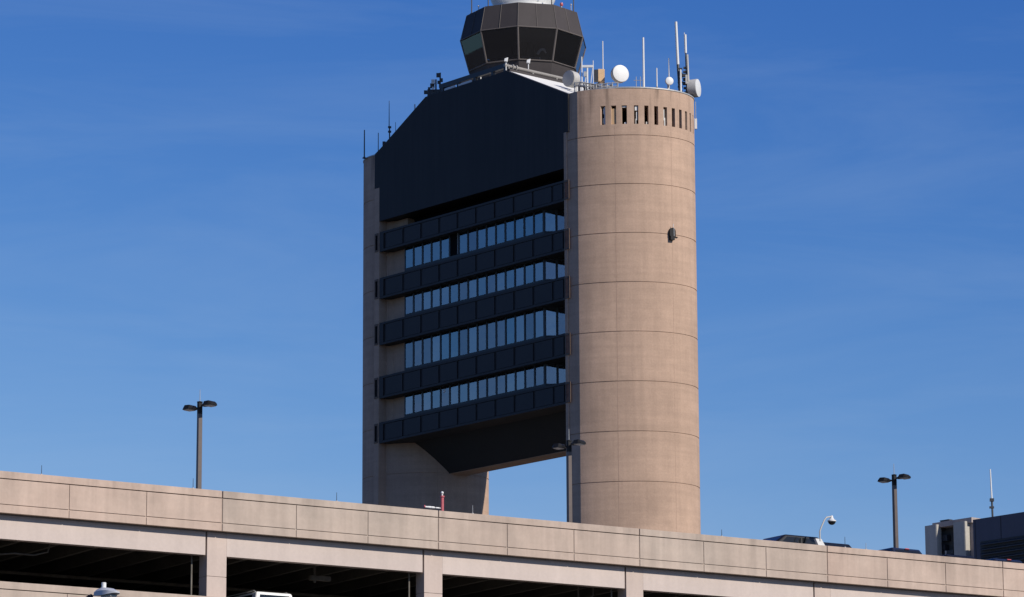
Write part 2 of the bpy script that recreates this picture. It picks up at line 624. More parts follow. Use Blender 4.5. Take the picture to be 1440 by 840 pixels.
# core behind the offices
b = MB()
b.fbox(TW, -18.6, -3.3, 3.2, 6.6, 46.62, 63.33)
b.fbox(TW, -18.6, -3.3, 6.61, 8.5, 49.2, 63.33)
b.build('office_core', 'room', tower)
b = MB()
b.fbox(TW, -20.9, -3.2, 1.6, 1.8, 62.52, 63.34)
b.build('gap_shade_panel', 'dark_gap', tower)  # near-black panel, the shade of the gap put into its colour
# concrete end wall left of the windows
b = MB()
b.fbox(TW, -21.04, -18.86, .95, 3.0, 46.62, 63.34)
b.build('end_wall', 'tower_concrete', tower)
# spandrels with raised panels
WS0, WS1 = -18.78, -3.14
PITCHW = (WS1 - WS0) / 15
for zt, zb in SP:
    b = MB()
    b.fbox(TW, -21.0, -.26, .10, .22, zb, zt)
    b.fbox(TW, -21.0, -.26, .015, .098, zt - .16, zt)
    b.fbox(TW, -21.0, -.26, .015, .098, zb, zb + .16)
    b.fbox(TW, -21.0, -20.55, 0, .098, zb + .161, zt - .161)
    sp = b.build('spandrel', 'spandrel', tower)
    edges = [-20.4] + [-18.2 + 2.09 * k for k in range(9)] + [-.3]
    for e0, e1 in zip(edges, edges[1:]):
        b = MB()
        b.fbox(TW, e0 + .13, e1 - .13, .03, .098, zb + .19, zt - .20)
        b.build('spandrel_panel', 'spandrel_panel', sp)
    b = MB()
    b.fbox(TW, -20.9, -.35, .222, 3.0, zb + .02, min(zt - .3, zb + .9))
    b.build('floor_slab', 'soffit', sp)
# windows
WROWS = [(59.42, 61.12), (55.95, 57.70), (51.9, 54.2), (48.45, 50.12)]
for r, (z0, z1) in enumerate(WROWS):
    zs = SP[r + 1][0] - .6
    zh = SP[r][1] + .02
    for k in range(17):
        b = MB()
        if k < 15:
            def WF(s, o, z, k=k):
                return TW(WS0 + k * PITCHW + s, .6 + o, z)
            w = PITCHW
        else:
            def WF(s, o, z, k=k):
                q = TW(WS1 + .1, .6, z)
                a = (k - 15) * .86 + s
                return Vector((q.x + a * .9985 + o * .045, q.y - a * .045 + o, z))
            w = .86
        b.fbox(WF, 0, .085, 0, .10, z0, z1)
        b.fbox(WF, w - .085, w - .002, 0, .10, z0, z1)
        b.fbox(WF, 0, w - .002, 0, .10, z1, max(zh, z1 + .05))
        b.fbox(WF, 0, w - .002, 0, .10, zs, z0)
        fr = b.build('window', 'frame', tower)
        b = MB()
        b.fbox(WF, .086, w - .086, .03, .05, z0 + .003, z1 - .003)
        if r == 0 and k == 5:
            q = b.build('pane', 'dark_gap', fr)  # flat opaque panel, darkness of an open window put into its colour
            q['label'] = 'black panel coloured as the dark of an open window'
            b = MB()
            b.fbox(WF, w - .12, w - .09, -.02, .028, z0 + .01, z1 - .02)
            b.build('sash', 'dish_grey', fr)
            continue
        b.build('pane', 'window_glass_%d' % random.choice((0, 2, 2, 4) if r == 0 else (0, 1, 3, 1) if r == 1 else (1, 3, 2, 4) if r == 2 else (1, 3, 3, 0)), fr)
        hgt = z1 - z0
        u = random.random()
        if r == 0:
            f = .93 if u < .5 else random.uniform(.5, .95)
        elif r == 2:
            f = random.choice([1, .98, .55, .6, .62, 1])
        else:
            f = random.choice([1, 1, .97, .7, .35, .9])
        if k >= 15:
            f = .55 if r == 2 else .25
        b = MB()
        b.fbox(WF, .09, w - .09, .16, .18, z1 - f * hgt, z1)
        b.build('blind', 'blind', fr)
        if r == 3 and k == 3:
            b = MB()
            pts = [WF(.3, .145, z0 + .12), WF(.3, .145, z0 + 1.0), WF(.36, .145, z0 + 1.2), WF(.52, .145, z0 + 1.27), WF(.68, .145, z0 + 1.2), WF(.74, .145, z0 + 1.0), WF(.74, .145, z0 + .12), WF(.3, .145, z0 + .12)]
            b.path(pts, .05, 6)
            b.build('arch_decoration', 'white_paint', fr)
        if r == 3 and k == 4:
            b = MB()
            b.ball(WF(.42, .14, z0 + 1.1), .17, 12, 1.25)
            b.build('balloon_decoration', 'white_paint', fr)
    # corner post
    b = MB()
    b.fbox(TW, WS1 - .001, WS1 + .099, .59, .68, zs, max(zh, z1 + .05))
    b.build('corner_post', 'frame', tower)
b = MB()
b.fbox(TW, WS1 - .6, WS1 - .45, 2.3, 3.2, 47.5, 62)
b.build('room_partition', 'room', tower)

# soffit and concrete keel under the bridge
prof = [(.22, 46.56), (1.9, 46.56), (4.0, 44.30), (4.02, 44.7), (2.2, 46.61), (.22, 46.61)]
b = MB()
b.prism([TW(-20.9, o_, z) for o_, z in prof], [TW(-.35, o_, z) for o_, z in prof])
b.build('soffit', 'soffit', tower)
b = MB()
b.fbox(TW, -20, -1.0, 4.03, 5.5, 44.27, 46.6)
b.build('keel_beam', 'tower_concrete', tower)
prof = [(8.6, 49.0), (5.6, 44.30), (5.55, 44.7), (8.4, 49.2)]  # unseen rear slope, cut back so sun reaches the left pylon
b = MB()
b.prism([TW(-18.9, o_, z) for o_, z in prof], [TW(-1.35, o_, z) for o_, z in prof])
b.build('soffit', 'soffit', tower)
# rear face of the bridge
b = MB()
b.fbox(TW, -20.5, -.5, 8.61, 8.8, 49.0, 63.39)
b.build('rear_cladding', 'cladding', tower)

# ridge pipe along the right edge of the flat roof, kerb below it
b = MB()
b.fbox(TW, -6.75, -6.45, .37, 9.3, 71.84, 72.03)
b.build('roof_kerb', 'bronze', tower)
b = MB()
b.tube(TW(-6.5, -.1, 72.22), TW(-6.5, 8.6, 72.22), .115, 12)
for q in (.6, .95):
    b.tube(TW(-6.5, q, 72.22), TW(-6.5, q + .1, 72.22), .2, 12)
for q in (.3, 2.6, 4.9, 7.2):
    b.fbox(TW, -6.56, -6.44, q - .05, q + .05, 72.032, 72.2)
b.build('ridge_pipe', 'pipe_grey', tower)
# cable tray along the front edge of the flat roof
b = MB()
b.fbox(TW, -14.6, -7.0, .5, .75, 72.28, 72.62)
for s in (-14.3, -12.5, -10.6, -8.6, -7.2):
    b.fbox(TW, s - .12, s + .12, .52, .74, 71.84, 72.279)
tray = b.build('cable_tray', 'dark_metal', tower)
b = MB()
for s0, s1 in ((-13.9, -12.7), (-12.3, -10.8)):
    b.fbox(TW, s0, s1, .40, .48, 71.86, 72.12)
b.build('white_panel', 'white_paint', tray)

# cab --------------------------------------------------------------------
CC = TW(-11, 5.6, 0)
CA = [-77 + 36 * k for k in range(10)]
Rc = 4.75


def cp(a, r, z):
    return Vector((CC.x + r * sin(R(a)), CC.y - r * cos(R(a)), z))


def ring(r, z, sub=1):
    return [cp(a, r, z) for a in CA]


b = MB()
b.prism(ring(3.3, 71.84), ring(3.3, 72.3))
b.prism(ring(.8 * Rc, 72.302), ring(.8 * Rc, 72.36))
b.prism(ring(.8 * Rc, 72.362), ring(.86 * Rc, 73.5))
cab = b.build('cab', 'bronze', tower)
b = MB()
b.prism(ring(.84 * Rc, 73.504), ring(.84 * Rc, 73.55))
b.build('cab_floor', 'room', cab)
b = MB()
b.lathe((CC.x, CC.y, 73.56), (0, 0, 1), [(0, .9), (2.2, .9)], 12)
b.build('cab_core', 'dark_gap', cab)
b = MB()
b.prism(ring(.99 * Rc, 75.76), ring(.985 * Rc, 75.80))
b.build('cab_ceiling', 'room', cab)
b = MB()     # console desks round the inside, below the sill line
for i in range(10):
    a0, a1 = CA[i] + 3, CA[i] + 33
    b.hexa([cp(a0, 2.5, 73.56), cp(a1, 2.5, 73.56), cp(a1, 3.6, 73.56), cp(a0, 3.6, 73.56), cp(a0, 2.5, 74.1), cp(a1, 2.5, 74.1), cp(a1, 3.6, 73.9), cp(a0, 3.6, 73.9)])
b.build('console', 'dark_metal', cab)
b = MB()     # white arc added inside in place of a reflection on the glass
pts = [cp(16 + 1.5 * k, 3.72, 73.95 + .5 * sin(pi * (k + .6) / 9.0)) for k in range(8)]
b.path(pts, [.10] * 6 + [.07, .03], 8)
b.build('reflection_arc', 'white_paint', cab)
for i in range(10):
    a0, a1 = CA[i], CA[i] + 36
    b = MB()
    e = .9
    q0, q1 = .861 * Rc, .995 * Rc
    A = [cp(a0 + e, q0, 73.53), cp(a1 - e, q0, 73.53), cp(a1 - e, q1, 75.74), cp(a0 + e, q1, 75.74)]
    nn = Vector((sin(R(a0 + 18)), -cos(R(a0 + 18)), 0)) * .025
    b.prism(A, [v - nn for v in A])
    b.build('cab_pane', 'cab_glass', cab)
    b = MB()
    b.path([cp(a0, .862 * Rc, 73.5), cp(a0, .998 * Rc, 75.82)], .075, 6)
    b.path([cp(a0 + .8, .866 * Rc, 73.52), cp(a1 - .8, .866 * Rc, 73.52)], .05, 6)
    b.build('cab_mullion', 'bronze_trim', cab)
b = MB()
b.prism(ring(Rc, 75.81), ring(.9 * Rc, 77.8))
fas = b.build('cab_fascia', 'bronze', cab)
b = MB()
for i in range(10):
    a0 = CA[i]
    for f in (0, 18):
        k = 1.0 if f == 0 else cos(R(18))
        b.path([cp(a0 + f, (1.003) * Rc * k, 75.86), cp(a0 + f, .904 * Rc * k, 77.78)], .022, 5)
    b.path([cp(a0, 1.004 * Rc, 75.84), cp(a0 + 36, 1.004 * Rc, 75.84)], .05, 5)
b.build('fascia_seam', 'bronze_trim', fas)
b = MB()
b.lathe((CC.x, CC.y, 77.81), (0, 0, 1), [(0, 2.35), (.25, 2.35), (.3, 2.5), (.62, 2.5), (.64, 2.3), (.7, 2.25)], 40)
b.build('radome_base', 'white_paint', cab, smooth=30)
b = MB()
b.lathe((CC.x, CC.y, 80.2), (0, 0, 1), [(-2.6 * cos(pi * i / 16), 2.6 * sin(pi * i / 16)) for i in range(2, 17)], 32)
b.build('radome', 'radome', cab, smooth=40)
b = MB()
for k in range(30):
    a = k * 12
    b.tube((CC.x + 3.0 * sin(R(a)), CC.y - 3.0 * cos(R(a)), 77.8), (CC.x + 3.0 * sin(R(a)), CC.y - 3.0 * cos(R(a)), 78.1), .02, 5)
b.build('cab_roof_studs', 'galv', cab)


# ------------------------------------------------------------------ antennas on the tower
def rod(px, y0, y1, Y, r, m, label, zb=None, name='whip_antenna', base=None, group=None, lean=0):
    """upright rod whose top is at photo height y0; stands at zb"""
    r = r * .82 if m == 'white_paint' else r
    t = at(px, y0, Y)
    q = at(px, y1, Y)
    zb = q.z if zb is None else zb
    root = empty(name, (t.x, t.y, zb), label, 'antenna', group)
    zs = zb + base if base else zb
    b = MB()
    b.tube((t.x - lean, t.y, zs), (t.x, t.y, t.z), r, 8, r * .8)
    b.build('rod', m, root, smooth=40)
    b = MB()
    b.tube((t.x - lean, t.y, zb), (t.x - lean, t.y, zs + .12), r * 1.5 + .01, 8)
    b.lathe((t.x - lean, t.y, zb), (0, 0, 1), [(0, r * 2 + .05), (.05, r * 2 + .05), (.06, r * 1.4)], 10)
    b.build('rod_base', 'dark_metal', root)
    return root


GT = 'antennas on the tower'
ZR = ZT + .0
rod(818, 80, 108, 246.3, .06, 'white_paint', 'short white whip antenna left of the T-shaped antenna frame on the right pylon', ZR, group=GT)
rod(847.5, 58, 105, 246.6, .055, 'white_paint', 'slender white whip antenna rising behind the tan cabinet on the right pylon roof', ZR, base=.8, group=GT)
rod(904.5, 53, 119, 246.2, .10, 'white_paint', 'thick white whip antenna beside the little ladder rack mid right pylon roof', ZR, base=.3, group=GT)
rod(923.5, 96, 120, 245.2, .06, 'white_paint', 'short white stub antenna with dark foot, between thick whip and small round dish', ZR, base=.7, group=GT)
rod(940.5, 82, 108, 246.6, .055, 'white_paint', 'thin white whip antenna standing directly above the small round white dish', ZR, base=.9, group=GT)
rod(957, 98, 118, 246.0, .085, 'white_paint', 'stubby white tube antenna between the two tall masts on the right pylon', ZR, base=.5, group=GT)
# tall two-tone mast
t = at(950.5, 31, 246.2)
root = empty('mast_antenna', (t.x + .18, t.y, ZR), 'tallest antenna on right pylon, long white tube atop dark mast', 'antenna', GT)
zm = at(952, 91, 246.2).z
b = MB()
b.tube((t.x + .1, t.y, zm), t, .105, 10, .095)
b.build('radome_tube', 'white_paint', root, smooth=40)
b = MB()
b.tube((t.x + .24, t.y, ZR), (t.x + .1, t.y, zm), .10, 8)
for k in range(7):
    z = ZR + .4 + k * .33
    b.box((t.x + .06, t.y - .1, z), (t.x + .4, t.y + .08, z + .09))
b.build('mast', 'dark_metal', root)
# cluttered mast at the right
t = at(963.5, 46, 246.4)
root = empty('mast_antenna', (t.x + .1, t.y, ZR), 'crowded mast with white tube top and dark brackets next to the drum dish', 'antenna', GT)
b = MB()
z1, z2 = at(963.5, 49, 246.4).z, at(964, 75, 246.4).z
b.tube((t.x + .02, t.y, z2), (t.x, t.y, z1), .09, 10)
b.tube((t.x - .06, t.y, z1), (t.x - .06, t.y, t.z), .025, 6)
b.build('radome_tube', 'white_paint', root, smooth=40)
b = MB()
b.tube((t.x + .06, t.y, ZR), (t.x + .02, t.y, z2), .05, 8)
for k in range(9):
    z = ZR + .1 + k * .3
    w = random.uniform(.12, .3)
    b.box((t.x - w, t.y - .14, z), (t.x + .22, t.y + .1, z + random.uniform(.08, .2)))
b.box((t.x - .25, t.y - .25, ZR), (t.x + .45, t.y + .3, ZR + .5))
b.build('mast', 'dark_metal', root)
b = MB()
tt = at(966.5, 77, 246.2)
b.tube((tt.x + .1, tt.y, ZR), tt, .07, 8)
b.box((tt.x - .16, tt.y - .15, ZR + 1.3), (tt.x - .02, tt.y, ZR + 1.95))
b.build('side_pole', 'dish_grey', root)


def dish(px, py, Y, r, depth, ax, zb, label, face='white_paint', body='dish_grey', pole_dx=0):
    c = at(px, py, Y)
    ax = Vector(ax).normalized()
    root = empty('dish_antenna', (c.x - ax.x * depth + pole_dx, c.y - ax.y * depth, zb), label, 'dish antenna', 'round dish antennas on the tower')
    b = MB()
    b.lathe(c, ax, [(-depth - .12, r * .45), (-depth * .98, r * .97), (-.04, r), (0, r * .985)], 32)
    b.build('drum', body, root, smooth=30)
    b = MB()
    b.lathe(c, ax, [(.002, r * .965), (.03, r * .96), (.06, r * .7), (.075, 0)], 32)
    b.build('face', face, root, smooth=60)
    b = MB()
    q = c - ax * (depth + .2)
    b.tube((q.x + pole_dx, q.y, zb), (q.x + pole_dx, q.y, q.z + r * .4), .06, 8)
    b.tube(q, q + ax * .2, .12, 8)
    b.box((q.x - .1, q.y - .1, q.z - .15), (q.x + .1, q.y + .1, q.z + .15))
    b.build('mount', 'galv', root)
    return root


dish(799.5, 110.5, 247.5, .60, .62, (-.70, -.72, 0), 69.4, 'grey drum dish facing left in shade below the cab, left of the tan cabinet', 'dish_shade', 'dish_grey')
dish(873, 103.5, 245.6, .64, .40, (.38, -.92, .03), ZR, 'largest white round dish facing the viewer on the right pylon roof', 'white_paint', 'dish_grey')
dish(941.5, 114, 245.4, .30, .12, (.28, -.95, 0), ZR, 'small white round dish on a short pole near the right rim', 'white_paint', 'dish_grey')
dish(981.5, 124, 246.4, .66, .62, (.93, -.36, 0), ZR, 'drum dish at the far right rim with its white face turned right', 'white_paint', 'dish_grey', pole_dx=0)

# T-shaped frame and clutter on the left of the right pylon roof
c = at(826, 110, 245.8)
root = empty('antenna_frame', (c.x, c.y, ZR), 'white T-shaped antenna frame beside the tan cabinet', 'antenna frame')
zt = at(826, 94, 245.8).z
b = MB()
b.tube((c.x, c.y, ZR), (c.x, c.y, zt), .06, 8)
b.box((c.x - .35, c.y - .08, zt - .05), (c.x + .4, c.y + .08, zt + .1))
b.tube((c.x + .42, c.y, ZR), (c.x + .42, c.y, zt + .45), .03, 6)
b.tube((c.x - .3, c.y, ZR + .5), (c.x, c.y, zt - .1), .035, 6)
b.tube((c.x + .1, c.y, ZR + .3), (c.x + .4, c.y, zt), .03, 6)
b.build('frame_bars', 'white_paint', root)
b = MB()
b.box((c.x - .26, c.y - .18, zt - .75), (c.x - .06, c.y - .02, zt - .4))
b.build('junction_box', 'galv', root)
c = at(842, 107, 246.4)
b = MB()
zt, zb_ = at(842, 98.5, 246.4).z, at(842, 116, 246.4).z
b.hexa([(c.x - .05, c.y - .3, zb_), (c.x + .42, c.y - .2, zb_), (c.x + .42, c.y + .3, zb_), (c.x - .05, c.y + .3, zb_), (c.x - .05, c.y - .3, zt), (c.x + .42, c.y - .2, zt), (c.x + .42, c.y + .3, zt), (c.x - .05, c.y + .3, zt)])
root = empty('equipment_cabinet', (c.x, c.y, ZR), 'tan equipment cabinet on legs on the right pylon roof', 'cabinet')
b.build('cabinet_body', 'tan_box', root, bevel=.02)
b = MB()
for dx in (0, .38):
    b.tube((c.x + dx, c.y, ZR), (c.x + dx, c.y, zb_ - .002), .05, 6)
b.box((c.x - .34, c.y - .28, zb_ + .05), (c.x - .054, c.y + .2, zt - .05))
b.build('cabinet_stand', 'dark_metal', root)
# roof railing clutter
root = empty('roof_railing', (at(830, 118, 244).x, 244.2, ZR), 'low jumble of white pipe railing along the left rim of the right pylon roof', 'railing')
b = MB()
xa, xb = at(808, 120, 244.2).x, at(868, 120, 244.2).x
pp = []
for k in range(9):
    x = xa + (xb - xa) * k / 8
    yy = CR.y - 3.2 * sqrt(max(0, 1 - ((x - CR.x) / 4.4) ** 2))
    pp.append((x, yy))
    b.tube((x, yy, ZR), (x, yy, ZR + .55 + .5 * max(0, 1 - k / 4)), .035, 6)
for zz in (.25, .5):
    b.path([(x, y, ZR + zz + .45 * max(0, 1 - k / 4)) for k, (x, y) in enumerate(pp)], .032, 6)
b.tube((pp[1][0], pp[1][1], ZR + .9), (pp[5][0], pp[5][1], ZR + .3), .04, 6)
for k in range(7):
    i, j = random.randrange(7), random.randrange(2, 9)
    b.tube((pp[i][0], pp[i][1] + .2, ZR + random.uniform(.1, .9)), (pp[j][0], pp[j][1] + .4, ZR + random.uniform(.1, .5)), .03, 6)
b.build('pipe_rail', 'dish_grey', root)
b = MB()
for k in range(6):
    x = xa + (xb - xa) * (.1 + .15 * k)
    b.box((x - random.uniform(.06, .2), 243.9, ZR), (x + .1, 244.3, ZR + random.uniform(.25, .8)))
b.build('conduit_boxes', 'dark_metal', root)
c = at(897, 112, 246.0)
root = empty('ladder_rack', (c.x, c.y, ZR), 'little dark pipe rack with three rungs beside the thick white whip', 'rack')
b = MB()
zt = at(897, 108, 246).z
for dx in (-.12, .18):
    b.tube((c.x + dx, c.y, ZR), (c.x + dx, c.y, zt), .025, 6)
for q in (.25, .55, .85):
    b.tube((c.x - .3, c.y, ZR + q * (zt - ZR)), (c.x + .32, c.y, ZR + q * (zt - ZR)), .02, 6)
b.build('rack_bars', 'galv', root)
# small white box on the right flank of the pylon
c = at(979.5, 175, 246.3)
root = empty('wall_conduit', (c.x, c.y, c.z - .4), 'narrow white conduit box on the right flank of the right pylon', 'conduit')
b = MB()
b.box((c.x - .14, c.y - .1, c.z - .35), (c.x + .03, c.y + .1, c.z + .4))
b.build('conduit_box', 'white_paint', root)
b = MB()
b.tube((c.x - .05, c.y - .1, c.z + .4), (c.x - .05, c.y - .1, ZR), .025, 6)
b.build('conduit_pipe', 'galv', root)

# black hooded lantern on the pylon wall
pz = at(944, 327, 242.9)
aL = math.degrees(math.asin((at(944, 327, 243.2).x - CR.x) / 4.65))
p0 = ptr(aL, pz.z, 0)
nrm = Vector((sin(R(aL)) / 4.65, -cos(R(aL)) / 3.55, 0)).normalized()
tx = Vector((-nrm.y, nrm.x, 0))


def WL(a, o_, z):
    return p0 + tx * a + nrm * o_ + Vector((0, 0, z))


root = empty('wall_lantern', WL(0, 0, -.5), 'black round-topped lantern fixed to the lit wall of the right pylon', 'lantern')
b = MB()
arch = [(-.24, -.25)] + [(-.24 * cos(pi * k / 8), .1 + .26 * sin(pi * k / 8)) for k in range(9)] + [(.24, -.25)]
b.prism([WL(x, .02, z) for x, z in arch], [WL(x, .2, z) for x, z in arch])
b.build('hood', 'lamp_black', root)
b = MB()
b.fbox(WL, -.2, .12, .01, .26, -.52, -.252)
b.fbox(WL, .12, .5, .005, .06, -.27, -.22)  # thin black bar running right from the box
b.build('bracket', 'lamp_black', root)
b = MB()
b.tube(WL(.07, .24, -.25), WL(.07, .24, .34), .016, 6)
b.tube(WL(.02, .24, .36), WL(.02, .24, .62), .018, 6)
b.build('guard_rod', 'white_paint', root)

# left pylon roof and left gable
GL = 'antennas on the tower'
rod(512.5, 183, 224, 262.0, .05, 'dark_metal', 'dark rod antenna at the far left rim of the left pylon', ZT, group=GL)
rod(532, 187, 214, 262.0, .035, 'dark_metal', 'thin dark rod antenna just left of the gable foot', ZT, group=GL)
t = at(547.3, 142, 261)
root = empty('mast_antenna', (t.x, t.y, ZT), 'long dark whip on a bracketed mast over the left gable slope', 'antenna', GL)
b = MB()
z1 = at(547.5, 178, 261).z
b.tube((t.x, t.y, z1), t, .035, 6, .02)
b.build('rod', 'dark_metal', root)
b = MB()
b.tube((t.x + .05, t.y, ZT), (t.x + .03, t.y, z1), .05, 8)
for z in (.0, .35, 1.25):
    b.box((t.x - .08, t.y - .1, z1 - .12 - z), (t.x + .16, t.y + .1, z1 - z))
b.box((t.x - .45, t.y - .05, z1 - 1.35), (t.x + .3, t.y + .05, z1 - 1.28))
b.box((t.x - .3, t.y - .05, z1 - 1.8), (t.x + .1, t.y + .05, z1 - 1.73))
b.build('mast', 'dark_metal', root)
c = at(540.5, 203, 261)
root = empty('floodlight', (c.x, c.y, ZT), 'small dark floodlight on a stub at the foot of the left gable slope', 'floodlight')
b = MB()
b.tube((c.x + .05, c.y, ZT), (c.x + .05, c.y, c.z), .03, 6)
b.build('stub', 'dark_metal', root)
b = MB()
b.box((c.x - .14, c.y - .1, c.z - .1), (c.x + .1, c.y + .1, c.z + .2))
b.build('lamp_box', 'dark_metal', root, bevel=.02)
rod(556.3, 172, 190, 261, .022, 'dark_metal', 'hair-thin dark rod right of the bracketed mast on the left slope', 69.5, group=GL)
rod(583.3, 147, 160, 259.5, .075, 'white_paint', 'short bright white stub antenna on the left gable slope', 70.6, group=GL)
# camera cluster at the left end of the flat roof
c = at(612, 128, 256.6)
root = empty('camera_cluster', (c.x, c.y, 71.83), 'cluster of cameras and pale posts at the left end of the flat tower roof', 'cameras')
b = MB()
for px, y0 in ((603.5, 128), (613, 112), (623.5, 119)):
    q = at(px, y0, 256.6)
    b.tube((q.x, q.y, 71.3), q, .06, 8)
b.build('pale_post', 'bracket_steel', root)
b = MB()
q = at(619, 102.5, 256.7)
b.tube((q.x, q.y, 71.8), q, .055, 8)
for px, py, w in ((616.3, 106, .14), (620.5, 113, .12), (617, 116, .1), (619.5, 121, .12), (598.5, 130, .12), (608, 121, .16), (607, 131, .14), (603.5, 125, .09)):
    q = at(px, py, 256.6)
    b.box((q.x - w, q.y - .12, q.z - w), (q.x + w, q.y + .12, q.z + w))
q0, q1 = at(601, 131, 256.8), at(628, 126, 256.2)
b.box((q0.x, 256.5, 71.6), (q1.x, 256.9, 72.55))
b.build('camera_bodies', 'dark_metal', root)
b = MB()
for px, py, w in ((609, 115.5, .13), (609, 125, .08)):
    q = at(px, py, 256.4)
    b.box((q.x - w, q.y - .15, q.z - w * 1.2), (q.x + w, q.y + .1, q.z + w * 1.2))
b.build('camera_housing', 'white_paint', root)


def fixture(px, y0, y1, Y, zb, label, two=False):
    c = at(px, y0, Y)
    root = empty('floodlight', (c.x, c.y, zb), label, 'floodlight', 'floodlights along the tower roof edge')
    b = MB()
    b.tube((c.x, c.y, zb), (c.x, c.y, c.z), .04, 8)
    b.build('stub', 'white_paint', root)
    b = MB()
    if two:
        b.box((c.x - .32, c.y - .14, c.z - .02), (c.x + .32, c.y + .14, c.z + .14))
        b.box((c.x - .32, c.y - .18, c.z + .142), (c.x - .08, c.y + .18, c.z + .24))
        b.box((c.x + .06, c.y - .18, c.z + .142), (c.x + .32, c.y + .18, c.z + .24))
    else:
        b.hexa([(c.x - .14, c.y - .14, c.z - .1), (c.x + .1, c.y - .14, c.z - .14), (c.x + .1, c.y + .14, c.z - .14), (c.x - .14, c.y + .14, c.z - .1),
                (c.x - .1, c.y - .1, c.z + .12), (c.x + .16, c.y - .1, c.z + .2), (c.x + .16, c.y + .1, c.z + .2), (c.x - .1, c.y + .1, c.z + .12)])
    b.build('lamp_head', 'white_paint', root, bevel=.02)
    return root


fixture(676, 103.5, 108, 252.6, 71.84, 'small white floodlight halfway along the cable tray on the tower roof')
fixture(711.5, 85, 93, 248.9, 71.84, 'twin-headed white floodlight at the gable peak in front of the cab')
fixture(743, 87, 93, 250.6, 71.84, 'small white floodlight on the ridge pipe right of the gable peak')

# on the cab roof
for px, yt, lab in ((663.2, -40, 'dark rod antenna at the left edge of the cab roof'), (686.5, -30, 'second dark rod antenna from the left edge of the cab roof'), (775.5, -30, 'dark rod antenna just right of the white radome'), (806, -60, 'dark rod antenna at the right edge of the cab roof')):
    rod(px, yt, 0, CC.y - (1.2 if px in (663.2, 806) else 2.6), .045, 'dark_metal', lab, 77.8, group=GT)
c = at(789.5, 6.5, CC.y - 2.2)
root = empty('beacon', (c.x, c.y, 77.8), 'red obstruction beacon on the cab roof right of the radome', 'beacon')
b = MB()
b.tube((c.x, c.y, 77.8), (c.x, c.y, c.z - .12), .05, 8)
b.build('stem', 'white_paint', root)
b = MB()
b.lathe((c.x, c.y, c.z - .12), (0, 0, 1), [(0, .11), (.1, .13), (.22, .11), (.26, .04), (.27, 0)], 14)
b.build('lens', 'lens_red', root, smooth=40)
for px, lab in ((673, 'tiny white lamp on the left rim of the cab roof'), (803, 'tiny grey lamp beside the right rod of the cab roof')):
    c = at(px, 10 if px < 700 else 8, CC.y - 2.0)
    root = empty('roof_lamp', (c.x, c.y, 77.8), lab, 'lamp')
    b = MB()
    b.tube((c.x, c.y, 77.8), (c.x, c.y, c.z), .025, 8)
    b.build('stem', 'dish_grey', root)
    b = MB()
    b.ball((c.x, c.y, c.z + .06), .07)
    b.build('bulb', 'white_paint' if px < 700 else 'dish_grey', root, smooth=50)

# ------------------------------------------------------------------ parking garage
G0 = Vector((-9.829, 120.0))
gu = Vector((sin(R(57.5)), cos(R(57.5))))
gn = Vector((gu.y, -gu.x))


def GW(s, o, z):
    return Vector((G0.x + gu.x * s - gn.x * o, G0.y + gu.y * s - gn.y * o, z))


BAY = 8.55
FF = 3.62
TOP = 20.80
B0, B1 = -3, 7
DEPTH = 46
gc = GW(BAY * (B0 + B1) / 2, 0, 0)
gar = empty('parking_garage', (gc.x, gc.y, 0), 'long precast concrete parking garage with open decks below the tower', 'parking garage')
S0, S1 = B0 * BAY, B1 * BAY


def panel(i, dz):
    """one bay of precast parapet: cap, three main and three lower fields divided by reveals"""
    b = MB()
    s0, s1 = i * BAY + .02, (i + 1) * BAY - .02
    t = TOP + dz
    b.fbox(GW, s0 - .019, s1 + .019, .028, .22, t - 1.365, t - .252)     # backing, shows in the reveals
    b.fbox(GW, s0, s1, -.012, .24, t - .235, t)
    w = (s1 - s0) / 3
    for k in range(3):
        a0 = s0 + k * w + (.014 if k else 0)
        a1 = s0 + (k + 1) * w - (.014 if k < 2 else 0)
        b.fbox(GW, a0, a1, 0, .027, t - 1.085, t - .262)
        b.fbox(GW, a0, a1, 0, .027, t - 1.37, t - 1.115)
    return b.build('parapet_panel', 'precast', gar, bevel=.008)


